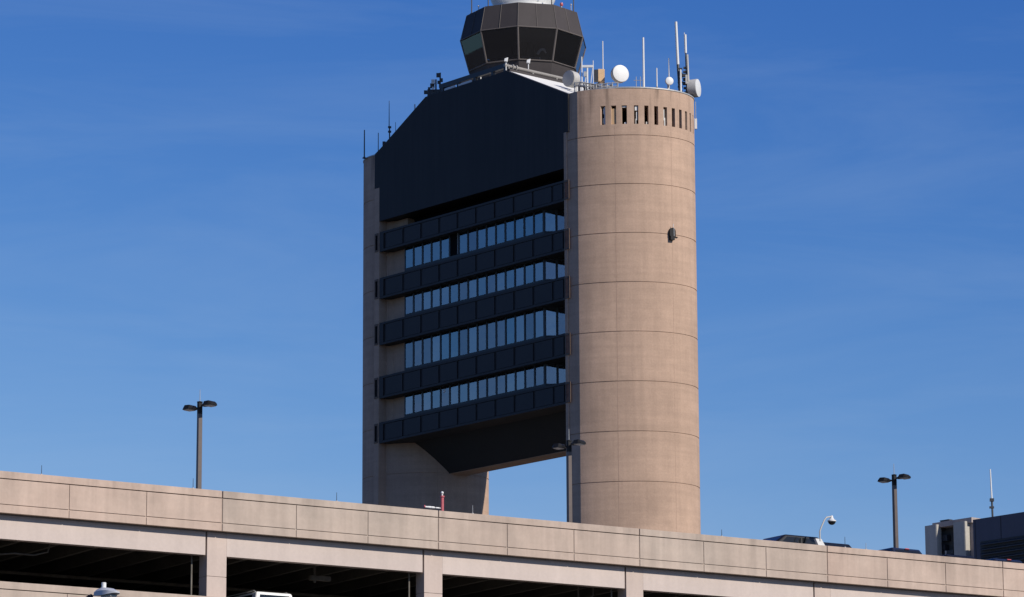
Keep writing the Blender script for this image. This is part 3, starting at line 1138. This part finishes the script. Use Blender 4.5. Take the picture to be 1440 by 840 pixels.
for lv in range(6):
    dz = -FF * lv
    for i in range(B0, B1):
        panel(i, dz)
        b = MB()
        b.fbox(GW, i * BAY + .345, (i + 1) * BAY - .47, .30, .62, TOP - 2.18 + dz, TOP - 1.36 + dz)
        b.build('beam', 'beam_concrete', gar)
    zd = TOP - 1.1 + dz
    b = MB()
    b.fbox(GW, S0, S1, .26, DEPTH, zd - .30, zd)
    b.build('deck', 'deck_concrete', gar)
    b = MB()
    b.fbox(GW, S0, S1, .222, .258, zd - .27, zd + .0)
    b.build('deck_edge', 'joint', gar)
    if lv > 2:
        continue
    b = MB()    # double-tee stems
    s = S0 + .6
    while s < S1:
        b.fbox(GW, s - .08, s + .08, .66, 15.5, zd - .86, zd - .302)
        b.fbox(GW, s - .08, s + .08, 16.3, 32, zd - .86, zd - .302)
        s += 1.425
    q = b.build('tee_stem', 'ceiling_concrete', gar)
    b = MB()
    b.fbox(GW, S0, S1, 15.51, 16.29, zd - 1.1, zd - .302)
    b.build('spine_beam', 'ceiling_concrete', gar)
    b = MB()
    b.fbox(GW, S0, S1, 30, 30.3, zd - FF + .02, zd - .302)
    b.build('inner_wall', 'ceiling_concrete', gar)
    b = MB()    # sprinkler pipes and drains
    b.tube(GW(S0, 8.2, zd - 1.0), GW(S1, 8.2, zd - 1.0), .06, 8)
    for i in range(B0, B1):
        s = i * BAY
        j = random.uniform(-.6, 1.6)
        if random.random() < .55:
            b.path([GW(s + .9 + j, 1.6, zd - 1.52), GW(s + 1.25 + j, 1.6, zd - 1.40), GW(s + 1.8 + j, 1.6, zd - 1.33), GW(s + 2.5 + j, 1.6, zd - 1.34), GW(s + 3.0 + j, 1.6, zd - 1.2), GW(s + 3.2 + j, 1.6, zd - .5)], .03, 6)
        if random.random() < .5:
            b.tube(GW(s + 4.4 + j, 2.5, zd - .5), GW(s + 4.4 + j, 2.5, zd - 1.4), .05, 6)
            b.fbox(GW, s + 4.2 + j, s + 5.0 + j, 2.4, 2.6, zd - 1.32, zd - 1.16)
        if random.random() < .5:
            b.path([GW(s - 1.5, 1.8, zd - .5), GW(s - 1.5, 1.8, zd - 1.3), GW(s - 1.15, 1.8, zd - 1.38), GW(s - .85, 1.8, zd - 1.2), GW(s - .85, 1.8, zd - .5)], .035, 6)
        b.tube(GW(s - .75, .75, zd - FF), GW(s - .75, .75, zd - .4), .03, 8)
    b.build('ceiling_pipe', 'pipe_dull', gar)
for i in range(B0, B1 + 1):
    b = MB()
    for lv in range(6):
        zt = TOP - 1.372 - FF * lv
        zj = TOP - 2.89 - FF * lv
        b.fbox(GW, i * BAY - .40, i * BAY + .34, .30, .86, zj + .012, zt)
        b.fbox(GW, i * BAY - .40, i * BAY + .34, .30, .86, max(0, zt - FF + .004), zj - .012)
        b.fbox(GW, i * BAY - .38, i * BAY + .32, .32, .84, zj - .012, zj + .012)
    b.build('column', 'column_concrete', gar)
    b = MB()
    b.fbox(GW, i * BAY - .3, i * BAY + .3, 15.6, 16.2, 0, TOP - 1.42)
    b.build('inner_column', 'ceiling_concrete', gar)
for so_, nm in ((S0 - .3, 0), (S1 + .001, 1)):
    b = MB()
    b.fbox(GW, so_, so_ + .299, .3, DEPTH, 0, TOP)
    b.build('end_parapet', 'precast', gar)
b = MB()
b.fbox(GW, S0, S1, DEPTH + .01, DEPTH + .3, 0, TOP)
b.build('rear_parapet', 'precast', gar)
# bay lines on the roof deck
b = MB()
zd = TOP - 1.1 + .004
for k in range(int((S1 - S0) / 2.7)):
    s = S0 + 1 + k * 2.7
    b.poly([GW(s, .5, zd), GW(s + .1, .5, zd), GW(s + .1, 5.5, zd), GW(s, 5.5, zd)])
b.build('bay_line', 'paint_line', gar)

DECK = TOP - 1.1
# lightning rods on the parapet
RODS = [(-6.66, .33, 'hair-thin dark lightning rod at the far left of the garage parapet'), (-1.06, .36, 'thin dark lightning rod left of the leftmost twin-head lamp on the parapet'),
        (4.51, .33, 'thin dark lightning rod on the parapet just left of the tower foot'), (10.04, .32, 'thin pale lightning rod on the parapet right of the red standpipe'),
        (20.87, .27, 'thin dark lightning rod on the parapet right of the round pylon'), (26.6, .42, 'thin dark lightning rod at the right end of the black wagon behind the parapet'), (27.6, .26, 'faint lightning rod on the parapet between the black cars and the right lamp')]
for s, h, lab in RODS:
    p = GW(s, .12, TOP)
    root = empty('lightning_rod', p, lab, 'lightning rod', 'lightning rods on the garage parapet')
    b = MB()
    b.tube(p, p + Vector((0, 0, h)), .012, 6, .008)
    b.build('rod', 'galv' if 'pale' in lab or 'faint' in lab else 'dark_metal', root)
    b = MB()
    b.lathe(p, (0, 0, 1), [(0, .04), (.03, .04), (.05, .015)], 8)
    b.build('base_clip', 'galv', root)


# twin-head lamps on the roof deck
def lamp(name, s, o_, ztop, lab, first=None):
    p = GW(s, o_, DECK)
    root = empty(name, p, lab, 'lamp post', 'twin-head lamp posts on the garage roof')
    h = ztop - DECK
    if first is not None:
        for ch in first.children:
            c = ch.copy()
            COL.objects.link(c)
            c.parent = root
            for gch in ch.children:
                e = gch.copy()
                COL.objects.link(e)
                e.parent = c
        return root

    def L(a, b_, z):
        # a along the arm axis, b across
        ax = Vector((.80, -.60, 0))
        ay = Vector((.60, .80, 0))
        return p + ax * a + ay * b_ + Vector((0, 0, z))
    b = MB()
    ex = [(-.075, -.075), (.075, -.075), (.075, .075), (-.075, .075)]
    gx = Vector((gu.x, gu.y, 0))
    gy = Vector((-gn.x, -gn.y, 0))
    b.prism([p + gx * x * 1.15 + gy * y * 1.15 for x, y in ex], [p + gx * x + gy * y + Vector((0, 0, h - .42)) for x, y in ex])
    pole = b.build('pole', 'lamp_bronze', root)
    b = MB()
    b.prism([p + gx * x + gy * y + Vector((0, 0, h - .418)) for x, y in ex], [p + gx * x + gy * y + Vector((0, 0, h + .02)) for x, y in ex])
    b.lathe(p + Vector((0, 0, h + .02)), (0, 0, 1), [(0, .11), (.03, .11), (.05, .03), (.06, 0)], 12)
    b.build('pole_top', 'lamp_black', root)
    b = MB()
    b.lathe(p, (0, 0, 1), [(0, .3), (.45, .3), (.47, .2)], 16)
    b.build('pole_footing', 'deck_concrete', root)
    b = MB()
    b.tube(p + Vector((0, 0, h + .06)), p + Vector((0, 0, h + .52)), .016, 6, .01)
    b.build('lightning_tip', 'galv', root)
    for sg in (-1, 1):
        b = MB()
        prof = [(.13, .03, .10), (.30, .06, .16), (.45, .15, .24), (.75, .16, .24), (.93, .06, .17)]
        zc = h - .12 + (.03 if sg > 0 else -.02)
        rings = []
        for a, t_, w in prof:
            a = .04 + a * .74
            t_ = t_ * .9
            rings.append([L(sg * a, -w, zc - .06), L(sg * a, w, zc - .06), L(sg * a, w * .8, zc - .06 + t_ + .02), L(sg * a, -w * .8, zc - .06 + t_ + .02)])
        V = [[b.bm.verts.new(q) for q in r] for r in rings]
        for A, B in zip(V, V[1:]):
            for k in range(4):
                b.bm.faces.new((A[k], A[(k + 1) % 4], B[(k + 1) % 4], B[k]))
        b.bm.faces.new(V[0][::-1])
        b.bm.faces.new(V[-1])
        hd = b.build('lamp_head', 'lamp_black', root)
        b = MB()
        b.hexa([L(sg * .40, -.19, zc - .09), L(sg * .67, -.16, zc - .09), L(sg * .67, .16, zc - .09), L(sg * .40, .19, zc - .09),
                L(sg * .38, -.21, zc - .062), L(sg * .69, -.17, zc - .062), L(sg * .69, .17, zc - .062), L(sg * .38, .21, zc - .062)])
        b.build('lens', 'lens_grey', hd)
    return root


l1 = lamp('lamp_post', 5.32, 12, 26.22, 'twin-head lamp post standing alone left of the tower')
lamp('lamp_post', 21.98, 12, 26.22, 'twin-head lamp post in front of the round pylon', first=l1)
lamp('lamp_post', 38.55, 12, 26.22, 'twin-head lamp post at the right, above the black car by the rooftop block', first=l1)


# red standpipe on the roof edge
p = GW(9.04, .55, DECK)
root = empty('standpipe', p, 'red fire standpipe with white knob above the parapet at the tower foot', 'standpipe')
zt = 21.40
b = MB()
b.tube(p, (p.x, p.y, zt - .02), .062, 12)
b.lathe((p.x, p.y, zt - .02), (0, 0, 1), [(0, .085), (.05, .085), (.06, .05)], 12)
b.build('riser', 'red_paint', root, smooth=40)
b = MB()
b.tube((p.x, p.y, zt + .03), (p.x, p.y, zt + .1), .03, 8)
b.ball((p.x, p.y, zt + .14), .055)
b.build('relief_knob', 'white_paint', root, smooth=50)
b = MB()
q0, q1 = GW(8.98, .55, 20.985), GW(8.3, .55, 20.985)
b.tube(q0, q1, .016, 8)
for f, r in ((.2, .03), (.5, .042), (.68, .042), (.85, .035)):
    q = q0.lerp(q1, f)
    b.tube(q - Vector((gu.x, gu.y, 0)) * .07, q + Vector((gu.x, gu.y, 0)) * .07, r, 10)
b.build('valve_pipe', 'white_paint', root)
b = MB()
b.lathe(q1 + Vector((0, 0, .01)), (gu.x, gu.y, 0), [(-.02, .05), (.02, .05)], 12)
b.build('valve_wheel', 'red_paint', root)

# security camera on a gooseneck
pb = GW(25.45, .12, TOP)
root = empty('security_camera', pb, 'white gooseneck security camera with dark dome on the garage parapet', 'security camera', None)
U3 = Vector((gu.x, gu.y, 0))
b = MB()
b.hexa([pb - U3 * .10 + Vector((0, 0, .0)), pb + U3 * .22, pb + U3 * .22 + Vector((-gn.x, -gn.y, 0)) * .12, pb - U3 * .10 + Vector((-gn.x, -gn.y, 0)) * .12,
        pb - U3 * .24 + Vector((0, 0, .26)), pb + U3 * .04 + Vector((0, 0, .26)), pb + U3 * .04 + Vector((-gn.x, -gn.y, 0)) * .12 + Vector((0, 0, .26)), pb - U3 * .24 + Vector((-gn.x, -gn.y, 0)) * .12 + Vector((0, 0, .26))])
b.build('bracket', 'white_paint', root)
b = MB()
q = pb - U3 * .03 + Vector((0, 0, .18))
b.path([q, q + Vector((0, 0, .36)), q + U3 * .06 + Vector((0, 0, .50)), q + U3 * .22 + Vector((0, 0, .80)), q + U3 * .33 + Vector((0, 0, .92)), q + U3 * .56 + Vector((0, 0, .97))], .028, 8)
b.build('gooseneck', 'dish_grey', root, smooth=50)
dc = q + U3 * .58 + Vector((0, 0, .80))
b = MB()
b.lathe(dc, (0, 0, 1), [(-.02, .165), (.02, .165), (.05, .11), (.12, .06), (.2, .045), (.22, 0)], 20)
b.build('dome_housing', 'white_paint', root, smooth=40)
b = MB()
b.lathe(dc - Vector((0, 0, .022)), (0, 0, -1), [(0, .15), (.06, .13), (.11, .08), (.13, 0)], 20)
b.build('dome', 'car_glass', root, smooth=50)


# ------------------------------------------------------------------ cars
def car(name, lab, s, o_near, zdeck, h, w, length, paint, nose_in, style, cat='car', along=False):
    """o_near: distance of the nearer bumper behind the parapet face"""
    half = length / 2
    p = GW(s, o_near + (w / 2 if along else half), zdeck)
    root = empty(name, p, lab, cat, 'cars parked on the garage decks')
    fx = Vector((gn.x, gn.y, 0)) * (1 if nose_in else -1)      # car forward
    if along:
        fx = Vector((-gu.x, -gu.y, 0))
    fy = Vector((-fx.y, fx.x, 0))

    def C(x, y, z):
        return p + fx * x + fy * y + Vector((0, 0, z))
    belt = h * .60
    hw = w / 2
    st = {'suv': (-.47, -.40, .10, .24), 'sedan': (-.36, -.20, .06, .24), 'coupe': (-.42, -.27, .06, .27), 'hatch': (-.47, -.36, .08, .24), 'boxy': (-.485, -.455, .12, .22)}[style]
    xb0, xr0, xr1, xb1 = [v * length for v in st]
    # lower body
    secs = [(-half, .55, .80 * belt, .86), (-half + .12, .36, .97 * belt, .96), (-half * .55, .30, belt, 1.0), (0, .28, belt, 1.0), (half * .5, .30, belt * .98, 1.0), (half * .8, .32, belt * .86, .96), (half - .1, .38, belt * .74, .9), (half, .5, belt * .6, .8)]
    b = MB()
    V = []
    for x, z0, z1, k in secs:
        ww = hw * k
        V.append([b.bm.verts.new(C(x, y, z)) for y, z in ((-ww * .9, z0), (-ww, z0 + .15), (-ww, z1 - .18), (-ww * .9, z1), (0, z1 + .02), (ww * .9, z1), (ww, z1 - .18), (ww, z0 + .15), (ww * .9, z0))])
    for A, B in zip(V, V[1:]):
        for k in range(9):
            b.bm.faces.new((A[k], A[(k + 1) % 9], B[(k + 1) % 9], B[k]))
    b.bm.faces.new(V[0][::-1])
    b.bm.faces.new(V[-1])
    body = b.build('body', paint, root, smooth=40, sub=1)
    # greenhouse
    wr = hw * .74
    wb = hw * .93
    rz = h - .03
    lowr = [(xb0, -wb), (xb1, -wb), (xb1, wb), (xb0, wb)]
    topr = [(xr0, -wr), (xr1, -wr), (xr1, wr), (xr0, wr)]
    b = MB()
    A = [C(x, y, belt - .06) for x, y in lowr]
    B = [C(x, y, rz) for x, y in topr]
    b.hexa(A + B)
    cabin = b.build('cabin', paint, root, bevel=.06)
    cabin.modifiers['bevel'].segments = 3
    # crowned roof skin
    b = MB()
    nx, ny = 6, 5
    G_ = []
    for i in range(nx + 1):
        row = []
        for j in range(ny + 1):
            fx_, fy_ = i / nx, j / ny
            x = xr0 + .05 + (xr1 - xr0 - .1) * fx_
            y = (-wr + .05) + (2 * wr - .1) * fy_
            row.append(b.bm.verts.new(C(x, y, rz - .02 + .05 * (1 - (2 * fx_ - 1) ** 2) ** .5 * (1 - (2 * fy_ - 1) ** 2) ** .5 + .004)))
        G_.append(row)
    for i in range(nx):
        for j in range(ny):
            b.bm.faces.new((G_[i][j], G_[i + 1][j], G_[i + 1][j + 1], G_[i][j + 1]))
    b.build('roof', paint, root, smooth=60)

    def side(i, j, nm, u0, u1, v0, v1):
        a0, a1, b0, b1 = A[i], A[j], B[i], B[j]

        def q(u, v):
            return a0.lerp(a1, u).lerp(b0.lerp(b1, u), v)
        nrm = (a1 - a0).cross(b0 - a0).normalized()
        cen = q(.5, .5)
        if nrm.dot(cen - C((xb0 + xb1) / 2, 0, belt)) < 0:
            nrm = -nrm
        mb = MB()
        P = [q(u0, v0), q(u1, v0), q(u1, v1), q(u0, v1)]
        mb.prism([v + nrm * .004 for v in P], [v + nrm * .012 for v in P])
        mb.build(nm, 'car_glass', root)
        return q, nrm
    side(1, 2, 'windscreen', .07, .93, .12, .90)
    q, nrm = side(3, 0, 'rear_window', .10, .90, .15, .84)
    for i, j in ((0, 1), (2, 3)):
        side(i, j, 'side_window', .10, .47, .2, .86)
        side(i, j, 'side_window', .51, .90, .2, .86)
    mb = MB()
    if 'brake' in lab:
      P = [q(.43, .88), q(.57, .88), q(.57, .93), q(.43, .93)]
      mb.prism([v + nrm * .01 for v in P], [v + nrm * .06 for v in P])
      mb.build('brake_light', 'lens_red', root)
    if style == 'boxy':
        for sg in (-1, 1):
            mb = MB()
            mb.path([C(xr0 + .2, sg * wr * .92, rz + .01), C(xr0 + .3, sg * wr * .92, rz + .06), C(xr1 - .3, sg * wr * .92, rz + .06), C(xr1 - .2, sg * wr * .92, rz + .01)], .018, 6)
            mb.build('roof_rail', 'galv' if paint == 'car_white' else 'dark_metal', root)
    for sx_ in (-.31, .31):
        for sg in (-1, 1):
            mb = MB()
            c = C(sx_ * length, sg * (hw - .1), .33)
            mb.lathe(c, fy * sg, [(-.11, .24), (-.10, .31), (-.07, .33), (.07, .33), (.10, .31), (.11, .24)], 20)
            wh = mb.build('wheel', 'tyre', root, smooth=40)
            mb = MB()
            mb.lathe(c, fy * sg, [(.112, .22), (.118, .2), (.10, .05), (.12, 0)], 16)
            mb.build('rim', 'rim', wh, smooth=40)
    for sg in (-1, 1):
        mb = MB()
        mb.box((-.01, -.01, 0), (.01, .01, .01)) if False else None
        c = C(half - .12, sg * hw * .62, belt * .66)
        mb.hexa([c - fy * .2 - fx * .05 + Vector((0, 0, -.07)), c + fy * .2 - fx * .05 + Vector((0, 0, -.07)), c + fy * .2 + fx * .09 + Vector((0, 0, -.07)), c - fy * .2 + fx * .09 + Vector((0, 0, -.07)),
                 c - fy * .2 - fx * .05 + Vector((0, 0, .07)), c + fy * .2 - fx * .05 + Vector((0, 0, .07)), c + fy * .2 + fx * .06 + Vector((0, 0, .07)), c - fy * .2 + fx * .06 + Vector((0, 0, .07))])
        mb.build('headlight', 'headlight', root)
        mb = MB()
        c = C(-half + .06, sg * hw * .72, belt * .8)
        mb.hexa([c - fy * .12 - fx * .04 + Vector((0, 0, -.1)), c + fy * .12 - fx * .04 + Vector((0, 0, -.1)), c + fy * .12 + fx * .06 + Vector((0, 0, -.1)), c - fy * .12 + fx * .06 + Vector((0, 0, -.1)),
                 c - fy * .12 - fx * .04 + Vector((0, 0, .1)), c + fy * .12 - fx * .04 + Vector((0, 0, .1)), c + fy * .12 + fx * .06 + Vector((0, 0, .1)), c - fy * .12 + fx * .06 + Vector((0, 0, .1))])
        mb.build('tail_light', 'lens_red', root)
    return root


car('parked_car', 'black car side-on behind the parapet, sloping windscreen left of the security camera', 24.75, .75, DECK, 1.61, 1.9, 4.7, 'car_black', True, 'coupe', along=True)
car('parked_car', 'black car behind the security camera, only its roof above the parapet', 27.85, .55, DECK, 1.69, 1.9, 4.5, 'car_black', True, 'suv')
car('parked_car', 'dark car at the foot of the right lamp post, brake light on its roof edge', 30.3, .5, DECK, 1.50, 1.85, 4.2, 'car_navy', False, 'hatch')
car('parked_car', 'dark car showing a sliver of roof left of the rooftop block', 33.0, .5, DECK, 1.43, 1.85, 4.3, 'car_black', False, 'hatch')
car('parked_car', 'dark car with reddish brake light below the louvred wall at the far right', 35.4, .5, DECK, 1.44, 1.85, 4.2, 'car_navy', False, 'hatch')
car('parked_car', 'white boxy car parked inside the open deck below the parapet', 2.55, .75, DECK - FF, 1.57, 1.85, 4.5, 'car_white', False, 'boxy')

# ------------------------------------------------------------------ rooftop block at the right
bd = Vector((.655, -.756))
bn = Vector((bd.y, -bd.x))
BP = Vector((20.65, 175.0))


def BW(s, o_, z):
    return Vector((BP.x + bd.x * s - bn.x * o_, BP.y + bd.y * s - bn.y * o_, z))


def fb(px, py, o_=0):
    """face coordinates (s, z) of a photo pixel on this building's front plane"""
    r = _fw * F_PX + _rt * (px - 720) + _up * (420 - py)
    P = Vector((BP.x - bn.x * o_, BP.y - bn.y * o_))
    t = (P.x * bn.x + P.y * bn.y) / (r.x * bn.x + r.y * bn.y)
    q = EYE + r * t
    return (q.x - P.x) * bd.x + (q.y - P.y) * bd.y, q.z


zr = fb(1440, 720, 0)[1]
sL = fb(1368, 733, 0)[0]
bld = empty('rooftop_building', (*BW(6, 5, 0).xy, 0), 'navy panelled building with louvres and pale fins behind the garage roof', 'building')
b = MB()
b.fbox(BW, sL, sL + 30, 0, 16, 0, zr)
b.build('wall', 'navy_panel', bld)
b = MB()
for k in range(18):
    b.fbox(BW, sL + .12 + k * 1.65, sL + .15 + k * 1.65, -.012, -.002, zr - 8, zr - .02)
b.build('panel_joint', 'louver', bld)
sV, zV = fb(1379, 762, 0)
b = MB()
b.fbox(BW, sV, sV + 26, -.03, -.004, zV - 6, zV)
lv = b.build('louver', 'louver', bld)
b = MB()
for k in range(24):
    z = zV - .12 - k * .24
    b.hexa([BW(sV + .06, -.16, z - .1), BW(sV + 25.9, -.16, z - .1), BW(sV + 25.9, -.032, z - .02), BW(sV + .06, -.032, z - .02), BW(sV + .06, -.16, z - .06), BW(sV + 25.9, -.16, z - .06), BW(sV + 25.9, -.032, z + .02), BW(sV + .06, -.032, z + .02)])
b.build('louver_blade', 'dark_metal', lv)
# service bay with fins and slab roof, set behind the navy front
OB = 1.6
s0, zt0 = fb(1311, 736, OB)
s1, _ = fb(1364, 727, OB)
zs = zt0
b = MB()
b.fbox(BW, s0, s1 + .1, OB, OB + 6, zs - .26, zs)
b.build('slab_roof', 'block_concrete', bld)
b = MB()
b.fbox(BW, s0 - .25, s1 + .05, OB + .5, OB + 5.8, 0, zs - .262)
b.build('bay_wall', 'block_dark', bld)
b = MB()
sa = fb(1360, 740, OB)[0]
b.fbox(BW, sa + .05, s1 + .05, OB + .15, OB + .495, 0, zs - .262)
b.build('end_pier', 'block_concrete', bld)
for xa, xb, ya in ((1300.5, 1319, 740), (1340.5, 1359, 735.3)):
    a0, z0 = fb(xa, ya, OB - .2)
    a1, _ = fb(xb - 5, ya, OB - .2)
    b = MB()
    # fin: flat front, rounded right flank
    plan = [(a0, OB - .2), (a1 + .06, OB - .2), (a1 + .12, OB - .17), (a1 + .14, OB - .1), (a1 + .14, OB + .14), (a0, OB + .14)]
    b.prism([BW(s, o_, 0) for s, o_ in plan], [BW(s, o_, z0) for s, o_ in plan])
    b.build('fin', 'scoop', bld, smooth=35)
b = MB()
sm, zm = fb(1330, 760, OB + .6)
for ds, dz, w, h in ((-.35, .5, .5, .12), (.1, -.1, .35, .3), (-.5, -.55, .8, .28), (.15, -.8, .7, .2), (.0, .9, .6, .06)):
    b.fbox(BW, sm + ds, sm + ds + w, OB + .2, OB + .495, zm + dz, zm + dz + h)
b.tube(BW(sm + .2, OB + .3, zm - 3), BW(sm + .2, OB + .3, zm - .5), .05, 8)
b.build('duct', 'dark_metal', bld)
b = MB()
b.tube(BW(sm + .35, OB + .2, zm - 3), BW(sm + .35, OB + .2, zm - .6), .045, 8)
b.build('vent_pipe', 'dish_grey', bld)
t = at(1392.5, 660, 176.5)
zb = zr
root = empty('whip_antenna', (t.x + .05, t.y, zb), 'white whip antenna on the roof of the navy building at the right', 'antenna', None)
zj = at(1393, 704, 176.5).z
b = MB()
b.tube((t.x + .03, t.y, zj), t, .045, 8, .03)
b.build('rod', 'white_paint', root, smooth=40)
b = MB()
b.tube((t.x + .05, t.y, zb), (t.x + .03, t.y, zj + .1), .05, 8)
b.box((t.x - .07, t.y - .08, zj - .05), (t.x + .13, t.y + .08, zj + .1))
b.box((t.x - .1, t.y - .06, zj - .4), (t.x + .12, t.y + .06, zj - .3))
b.build('mount', 'dark_metal', root)

# ------------------------------------------------------------------ street lamp in front of the garage
q = at(149, 832.5, 80)
px_, py_ = q.x - 1.2, q.y + .9
root = empty('street_lamp', (px_, py_, 0), 'grey cobra-head street lamp with photocell in front of the garage', 'street lamp')
b = MB()
b.path([(px_, py_, 0), (px_, py_, 6), (px_, py_, 11.2), (px_ + .12, py_ - .1, 11.6), (px_ + .45, py_ - .35, 11.92), (q.x - .35, q.y + .25, q.z - .06)], [.12, .10, .075, .07, .055, .05], 12)
b.build('pole', 'lamp_black', root, smooth=50)
b = MB()
ax = Vector((.80, -.60, 0))
ay = Vector((.60, .80, 0))
rings = []
for a, w, zl, zh in ((-.32, .06, -.06, .03), (-.22, .11, -.08, .07), (-.05, .15, -.09, .10), (.15, .17, -.08, .07), (.30, .13, -.06, .0), (.36, .06, -.05, -.02)):
    c = q + ax * a
    rings.append([c + ay * -w + Vector((0, 0, zl)), c + ay * w + Vector((0, 0, zl)), c + ay * w * .95 + Vector((0, 0, (zl + zh) / 2 + .02)), c + ay * w * .5 + Vector((0, 0, zh)), c - ay * w * .5 + Vector((0, 0, zh)), c - ay * w * .95 + Vector((0, 0, (zl + zh) / 2 + .02))])
V = [[b.bm.verts.new(v) for v in r] for r in rings]
for A, B in zip(V, V[1:]):
    for k in range(6):
        b.bm.faces.new((A[k], A[(k + 1) % 6], B[(k + 1) % 6], B[k]))
b.bm.faces.new(V[0][::-1])
b.bm.faces.new(V[-1])
b.build('lamp_head', 'street_grey', root, smooth=35)
b = MB()
c = q + ax * -.07
b.lathe(c + Vector((0, 0, .095)), (0, 0, 1), [(0, .055), (.115, .055), (.12, .05), (.121, 0)], 12)
b.build('photocell', 'white_paint', root, smooth=40)
b = MB()
c = q + ax * .08
b.hexa([c + ax * x + ay * y + Vector((0, 0, z)) for z in (-.13, -.085) for x, y in ((-.13, -.11), (.16, -.11), (.16, .11), (-.13, .11))])
b.build('lens', 'lens_grey', root)
